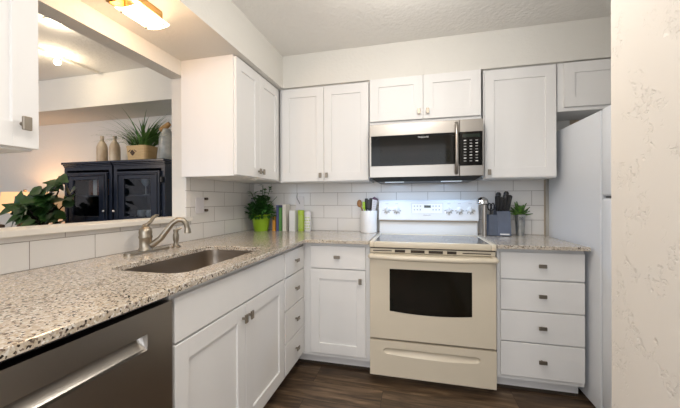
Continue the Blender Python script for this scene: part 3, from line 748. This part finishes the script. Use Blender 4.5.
# herb plant
PX, PY = .093, -.155
c = thing('potted_herb', 'bushy green herb in a lime green pot in the counter corner', 'plant', (PX, PY, CT))
B().lathe(PX, PY, [(.058, CT), (.060, CT+.003), (.083, CT+.138), (.087, CT+.146), (.082, CT+.146), (.076, CT+.125), (.01, CT+.125)], 28).build('pot', 'limepot', c, True)
b = B(); bs = B(); rnd = random.Random(3)
for i in range(62):
    a = rnd.uniform(0, 2*PI); el = rnd.uniform(.15, 1.5); ln = rnd.uniform(.10, .19)
    if i < 6: a, el, ln = [(.4, 1.25, .27), (3.0, 1.15, .24), (1.5, 1.4, .28), (2.3, 1.0, .24), (5.4, 1.2, .24), (.1, .9, .22)][i]
    d = Vector((math.cos(a)*math.cos(el)*1.1, math.sin(a)*math.cos(el)*.62, math.sin(el)))
    p0 = Vector((PX, PY, CT+.13)); p1 = p0+d*ln
    bs.tube([p0, p0+d*ln*.5+Vector((0, 0, .01)), p1], .0022, 5)
    for j in range(11):
        t = .35+.65*j/10; q = p0+d*ln*t+Vector((0, 0, .012*math.sin(PI*t)))
        la = rnd.uniform(0, 2*PI); ld = Vector((math.cos(la), math.sin(la)*.8, rnd.uniform(-.2, .7)))
        if q.x+ld.x*.04 < -.045: ld.x = abs(ld.x)
        if q.y+ld.y*.04 > -.03: ld.y = -abs(ld.y)
        q.x = min(max(q.x, -.035), .165); q.y = min(q.y, -.035)
        b.leaf(q, ld, (0, 0, 1), rnd.uniform(.038, .056), rnd.uniform(.026, .036), .3, .25, 4, .1)
for i in range(130):
    a = rnd.uniform(PI, 2*PI); z = rnd.uniform(.085, .19); r = .088+.03*math.sin(PI*(z-.08)/.12)
    q = Vector((PX+.02+r*math.cos(a)*.9, PY+r*math.sin(a)*.75, CT+z+.02))
    b.leaf(q, (math.cos(a), math.sin(a), rnd.uniform(-.5, .4)), (0, 0, 1), rnd.uniform(.032, .044), rnd.uniform(.024, .032), .35, .25, 4, .1)
b.build('foliage', 'leaf', c, True); bs.build('stems', 'leaf', c, True)

# books by the herb
G = 'books standing in the counter corner'
def book(x0, x1, y0, y1, h, mat, lab, z=CT, group=G, name='book'):
    c = thing(name, lab, 'book', ((x0+x1)/2, (y0+y1)/2, z), group)
    t = .002
    b = B(); b.box(x0, x1, y0, y0+t, z, z+h, .0006); b.box(x0, x0+t, y0+t, y1, z, z+h); b.box(x1-t, x1, y0+t, y1, z, z+h)
    cv = b.build('cover', mat, c)
    B().box(x0+t, x1-t, y0+t, y1-.003, z+.002, z+h-.002).build('pages', 'page', c); return c, cv
book(.191, .219, -.135, -.03, .125, 'bookorange', 'short orange book next to the lime green pot')
cv = book(.228, .250, -.135, -.03, .225, 'bookblue', 'tall dark blue book, tallest of the corner books')
book(.254, .278, -.135, -.03, .205, 'bookgreen', 'green book between the blue and the tall white book')
book(.288, .318, -.135, -.03, .232, 'bookwhite', 'tall cream-white book between the green book and the short white one')
book(.352, .402, -.135, -.03, .180, 'ceramic', 'short thick white book left of the lime canister')
b = B()
c = thing('canister', 'lime green patterned canister between white book and dotted white canister', 'canister', (.447, -.10, CT))
B().lathe(.447, -.095, [(.026, CT), (.028, CT+.003), (.028, CT+.150), (.026, CT+.152)], 24).build('body', 'booklime', c, True)
B().lathe(.447, -.095, [(.029, CT+.152), (.029, CT+.178), (.026, CT+.181), (.01, CT+.182)], 24).build('lid', 'booklime', c, True)
b = B()
for z in range(6):
    for k in range(5): x = .425+.011*k; yy = -.095-math.sqrt(max(0, .0282**2-(x-.447)**2)); b.box(x-.002, x+.002, yy-.001, yy+.002, CT+.02+z*.02+(k % 2)*.01, CT+.026+z*.02+(k % 2)*.01)
b.build('pattern', 'bookwhite', c)
c = thing('canister', 'white canister with lime dots beside the lime patterned one', 'canister', (.508, -.10, CT))
B().lathe(.508, -.095, [(.028, CT), (.030, CT+.003), (.030, CT+.135), (.028, CT+.137)], 24).build('body', 'ceramic', c, True)
B().lathe(.508, -.095, [(.031, CT+.137), (.031, CT+.168), (.028, CT+.172), (.01, CT+.173)], 24).build('lid', 'outlet', c, True)
b = B()
for z in range(5):
    for k in range(4):
        x = .484+.014*k+(z % 2)*.005; yy = -.095-math.sqrt(max(0, .0302**2-(x-.508)**2))
        b.disc((x, yy+.001, CT+.022+z*.024), (x-.508, yy+.095, 0), .005, .005, .0016, 10)
b.build('dots', 'booklime', c)

# ------------------------------------------------------------------ living room: display cabinets
def hutch(x0, x1, label, knob_x, hinge_x):
    c = thing('display_cabinet', label, 'cabinet', ((x0+x1)/2, -.2, 0), 'pair of navy display cabinets')
    yf, yb = -.36, WY-.004; zt = 1.555
    b = B()
    b.box(x0, x0+.022, yf, yb, 0, zt-.05); b.box(x1-.022, x1, yf, yb, 0, zt-.05); b.box(x0+.022, x1-.022, yb-.012, yb, .9, zt-.05)
    b.box(x0+.022, x1-.022, yf, yb-.012, .05, .93); b.box(x0+.022, x1-.022, yf, yb-.012, 1.475, zt-.05)
    for u0, u1 in ((x0+.022, x0+.036), (x1-.036, x1-.022)): b.box(u0, u1, yf, yf+.02, .93, 1.475)
    b.build('body', 'navy', c)
    b = B()
    for k, (o, za, zb) in enumerate(((.006, zt-.05, zt-.036), (.014, zt-.036, zt-.022), (.026, zt-.022, zt))):
        b.box(x0-o*.35, x1+o*.35, yf-o, yb, za, zb, .003)
    b.build('cornice', 'navy', c)
    B().box(x0+.023, x1-.023, yf+.03, yb-.013, 1.225, 1.239).build('shelf', 'navy', c)
    d0, d1, za, zb = x0+.039, x1-.039, .945, 1.452; st = .095
    b = B()
    for o, d in ((0, .022), (.022, .030), (.034, .020)):
        e = .022 if o == 0 else .012 if o == .022 else st-.034
        u0, u1, v0, v1 = d0+o, d1-o, za+o, zb-o
        b.box(u0, u0+e, yf-d, yf-.001, v0, v1, .003); b.box(u1-e, u1, yf-d, yf-.001, v0, v1, .003)
        b.box(u0+e, u1-e, yf-d, yf-.001, v0, v0+e, .003); b.box(u0+e, u1-e, yf-d, yf-.001, v1-e*(.6 if o == .034 else 1), v1, .003)
    dr = b.build('door', 'navy', c)
    B().box(d0+st-.004, d1-st+.004, yf-.010, yf-.006, za+st-.004, zb-.07).build('glass_pane', 'glass', dr)
    b = B(); b.disc((knob_x, yf-.02, 1.090), (0, -1, 0), .006, .006, .016, 10); b.ball((knob_x, yf-.044, 1.090), .013, (1, .8, 1)); b.build('knob', 'chrome', dr, True)
    for z in (1.37, 1.02): B().box(hinge_x-.008, hinge_x+.008, yf-.026, yf-.0, z-.025, z+.025, .002).build('hinge', 'black', dr)
    for u0, u1 in ((x0+.04, (x0+x1)/2-.004), ((x0+x1)/2+.004, x1-.04)):
        l = B().box(u0, u1, yf-.02, yf-.001, .10, .90, .004).build('lower_door', 'navy', c)
        B().ball((((x0+x1)/2+(-.03 if u0 < (x0+x1)/2-.05 else .03)), yf-.03, .75), .013).build('knob', 'chrome', l, True)
hutch(-1.895, -1.315, 'navy-black glass-door cabinet beside the leafy plant', -1.362, -1.876)
hutch(-1.293, -.728, 'navy-black glass-door cabinet beside the wall opening, under the grass planter', -1.246, -.747)
G = 'books behind the left glass door'
for i, (x, w_, h, mt, lab) in enumerate(((-1.74, .05, .15, 'bookbrown', 'brown book at the left end behind the left glass door'), (-1.685, .045, .165, 'bookwhite', 'cream book behind the left glass door, left of centre'), (-1.635, .05, .155, 'bookbrown', 'brown book just right of the cream one behind the glass'), (-1.58, .03, .16, 'bookorange', 'thin tan book behind the left glass door'), (-1.545, .05, .15, 'bookbrown', 'brown book rightmost behind the left glass door'))):
    book(x, x+w_, -.25, -.10, h, mt, lab, 1.239, G)
b = B(); b.lathe(-1.57, -.2, [(.04, .93), (.05, .934), (.10, .955), (.10, .962), (.04, .965)], 24)
tag(b.build('serving_bowl', 'ceramic', None, True), 'white bowl on the bottom behind the left glass door', 'bowl')
G = 'stemware behind the right glass door'
for x, z, lab in ((-1.13, .93, 'stemmed glass low behind the right glass door, near its knob'), (-1.03, .93, 'stemmed glass low in the middle behind the right glass door'), (-.93, .93, 'stemmed glass low behind the right glass door, at its hinge side'), (-1.08, 1.239, 'stemmed glass on the upper shelf behind the right door, nearer its knob'), (-.94, 1.239, 'stemmed glass on the upper shelf behind the right door, at its hinge side')):
    b = B(); b.lathe(x, -.22, [(.034, z), (.034, z+.003), (.005, z+.008), (.004, z+.08), (.022, z+.095), (.036, z+.125), (.033, z+.165)], 20, False)
    tag(b.build('wine_glass', 'jarglass', None, True), lab, 'glass', G)

# on top of the cabinets
HT = 1.555
G = 'cream bottles on the left cabinet'
def bottle(x, y, h, lab):
    b = B(); s = h/.25
    b.lathe(x, y, [(.042, HT), (.046, HT+.004), (.047, HT+.09*s), (.046, HT+.145*s), (.037, HT+.175*s), (.017, HT+.205*s), (.014, HT+.225*s), (.017, HT+.232*s), (.017, HT+.25*s), (.010, HT+.25*s)], 24)
    tag(b.build('bottle', 'cream', None, True), lab, 'bottle', G)
bottle(-1.568, -.25, .265, 'cream ceramic bottle nearer the lamp on the left cabinet top')
bottle(-1.412, -.25, .255, 'cream ceramic bottle nearer the grass planter on the cabinet top')
c = thing('potted_grass', 'spiky green grass plant in a square wooden box on the right cabinet', 'plant', (-1.055, -.25, HT))
b = B(); A = b.ring([(x, y, HT) for x, y in rrect(-1.170, -.960, -.34, -.20, .03, 3)]); C2 = b.ring([(x, y, HT+.135) for x, y in rrect(-1.180, -.950, -.35, -.19, .03, 3)])
C3 = b.ring([(x, y, HT+.135) for x, y in rrect(-1.168, -.962, -.338, -.202, .03, 3)]); C4 = b.ring([(x, y, HT+.115) for x, y in rrect(-1.168, -.962, -.338, -.202, .03, 3)])
b.bridge(A, C2); b.bridge(C2, C3); b.bridge(C3, C4); b.bm.faces.new(A); b.bm.faces.new(C4)
pt = b.build('planter_box', 'box', c)
b = B(); b.prism([(-1.095+dx, -.3505, HT+.07+dz) for dx, dz in ((-.026, 0), (0, .026), (.026, 0), (0, -.026))], (0, .01, 0)); b.build('emblem', 'bronze', pt)
b = B()
for s in (-1, 1): b.prism([(-1.095+s*.02, -.3505, HT+.098), (-1.095+s*.045, -.3505, HT+.080), (-1.095+s*.042, -.3505, HT+.076), (-1.095+s*.018, -.3505, HT+.094)], (0, .01, 0))
b.build('emblem_scroll', 'bronze', pt)
b = B(); rnd = random.Random(11)
for i in range(130):
    x = -1.065+rnd.uniform(-.085, .085); y = -.27+rnd.uniform(-.05, .05)
    a = math.atan2(y+.27, x+1.065)+rnd.uniform(-.7, .7); el = rnd.uniform(.75, 1.5); ln = rnd.uniform(.24, .40)
    if i < 10: a, el, ln = PI+rnd.uniform(-.4, .2), rnd.uniform(.75, 1.0), rnd.uniform(.42, .55)
    elif i < 20: a, el, ln = rnd.uniform(-.4, .4), rnd.uniform(.5, .9), rnd.uniform(.28, .36)
    b.leaf((x, y, HT+.115), (math.cos(a)*math.cos(el), math.sin(a)*math.cos(el)*(.55 if math.sin(a) < 0 else .15), math.sin(el)), (0, 0, 1), ln, .015, 1.25-.5*el*.6, .2, 8, .12, .5)
b.build('blades', 'grass', c, True)
G = 'mottled glass jars on the right cabinet'
for x, y, lab in ((-.885, -.105, 'grey mottled glass jar next to the grass planter'), (-.795, -.265, 'grey mottled glass jar with wood stopper next to the wall opening')):
    c = thing('glass_jar', lab, 'jar', (x, y, HT), G)
    B().lathe(x, y, [(.060, HT), (.064, HT+.005), (.065, HT+.18), (.057, HT+.235), (.035, HT+.268), (.032, HT+.285), (.030, HT+.285)], 28).build('body', 'jarglass', c, True)
    if x > -.85:
        b = B(); b.tube([(x-.055, y-.01, HT+.275), (x-.03, y-.008, HT+.29), (x+.03, y, HT+.335)], [.022, .026, .02], 12); b.build('stopper', 'cork', c, True)
    else:
        B().lathe(x, y, [(.028, HT+.28), (.030, HT+.295), (.024, HT+.30)], 16).build('stopper', 'cork', c, True)

# console table with the lamp, and the broad-leaved plant on its stand
c = thing('console_table', 'dark wood console table left of the navy cabinets', 'table', (-2.5, -.3, 0))
B().box(-2.95, -2.02, -.50, -.06, .69, .72, .004).build('tabletop', 'tablewood', c)
for x in (-2.92, -2.10):
    for y in (-.47, -.13): B().box(x, x+.05, y, y+.05, 0, .69).build('leg', 'tablewood', c)
LX, LY = -2.525, -.30
c = thing('table_lamp', 'lit table lamp with tan drum shade behind the leafy plant', 'lamp', (LX, LY, .72))
B().lathe(LX, LY, [(.09, .72), (.09, .735), (.03, .75), (.05, .80), (.075, .87), (.06, .94), (.02, .985), (.01, 1.0), (.01, 1.29), (.016, 1.297), (.010, 1.305)], 24).build('base', 'bronze', c, True)
b = B(); n = 40
r1 = b.ring([(LX+.285*math.cos(2*PI*k/n), LY+.15*math.sin(2*PI*k/n), 1.065) for k in range(n)]); r2 = b.ring([(LX+.25*math.cos(2*PI*k/n), LY+.135*math.sin(2*PI*k/n), 1.278) for k in range(n)])
b.bridge(r1, r2); b.build('lamp_shade', 'shade', c, True)
point('table_lamp_bulb', (LX, LY, 1.2), 9, (1, .58, .28), .04)
QX, QY = -1.76, -.62
c = thing('plant_stand', 'dark wood stand under the broad-leaved plant', 'plant stand', (QX, QY, 0))
B().lathe(QX, QY, [(.13, .70), (.14, .705), (.14, .715), (.13, .72)], 28).build('top', 'tablewood', c, True)
for k in range(3):
    a = 2*PI*k/3+.4; b = B(); b.tube([(QX+.13*math.cos(a), QY+.13*math.sin(a), 0), (QX+.08*math.cos(a), QY+.08*math.sin(a), .702)], .014, 8); b.build('leg', 'tablewood', c, True)
c = thing('potted_plant', 'dark broad-leaved plant in a white pot in front of the lamp', 'plant', (QX, QY, .72))
B().lathe(QX, QY, [(.08, .72), (.085, .725), (.11, .965), (.112, .972), (.104, .972), (.10, .94), (.02, .94)], 28).build('pot', 'ceramic', c, True)
b = B(); bs = B(); rnd = random.Random(5)
for i in range(105):
    t = rnd.random(); px = -1.97+.46*t; top = 1.13+.05*min(1, t/.4)+.24*max(0, (t-.58)/.42)
    p = Vector((px, QY+rnd.uniform(-.11, .09), rnd.uniform(1.0, top)))
    if i == 0: p = Vector((-1.93, QY-.05, 1.17))
    d = Vector((p.x+1.68+rnd.uniform(-.5, .2), rnd.uniform(-.4, .1), rnd.uniform(-.25, .45))).normalized()
    if i == 0: d = Vector((-.1, -.15, .9))
    b.leaf(p, d, (0, -.8, .6), rnd.uniform(.11, .15), rnd.uniform(.085, .11), .35, .2, 6, .12, .7)
    if i % 5 == 0: bs.tube([(QX, QY, .94), ((p.x+QX)/2, (p.y+QY)/2, (p.z+1.0)/2-.02), p], .006, 5)
b.build('leaves', 'leafdark', c, True); bs.build('stems', 'soil', c, True)

# armchair back
c = thing('armchair', 'brown leather armchair whose back shows over the ledge at far left', 'armchair', (-2.25, -1.1, 0))
B().box(-2.62, -1.93, -1.45, -.90, .12, .42, .03, 3).build('seat', 'leather', c, True)
b = B(); A = [(-2.60+.66*t, -.92, .985+.035*math.sin(PI*t)-.02*(1-t)) for t in frange(0, 1, 10)]
b.prism([(-1.94, -.92, .30), (-2.60, -.92, .30)]+A, (0, .14, 0)); b.build('backrest', 'leather', c, True)
for x in (-2.70, -1.93): B().box(x, x+.09, -1.45, -.80, .12, .62, .03, 3).build('arm', 'leather', c, True)
for x in (-2.60, -1.96):
    for y in (-1.42, -.88): B().box(x, x+.04, y, y+.04, 0, .12).build('leg', 'tablewood', c)

# living room ceiling: track light, and an added glow disc
c = thing('track_light', 'lit spotlight on a dark ceiling track in the living room', 'light', (-1.355, -.75, CE))
B().box(-1.368, -1.342, -1.1, -.45, CE-.022, CE, .002).build('track', 'trim', c)
hd = B().tube([(-1.355, -.76, 2.325), (-1.355, -.76, 2.305)], .012, 10).build('stem', 'trim', c)
B().ball((-1.355, -.775, 2.292), .022).build('bulb', 'spot', c, True)
point('track_bulb', (-1.33, -.80, 2.24), 2.6, (1, .80, .55), .03)
c = thing('glow_disc', 'added glowing disc for the bright patch on the living room ceiling near the header', 'light', (-.86, -1.12, CE))  # disc added for a bright pool on the ceiling, no known fixture
B().lathe(-.86, -1.12, [(.05, CE), (.052, CE-.006), (.040, CE-.006), (.038, CE-.001)], 28, False).build('disc_ring', 'trim', c, True)
B().lathe(-.86, -1.12, [(.037, CE-.003), (.030, CE-.005), (.005, CE-.006)], 24).build('lens', 'patch_glow', c, True)
point('ceiling_patch_light', (-.86, -1.12, CE-.06), 1.5, (1, .82, .6), .03)  # light added to brighten the ceiling round the disc
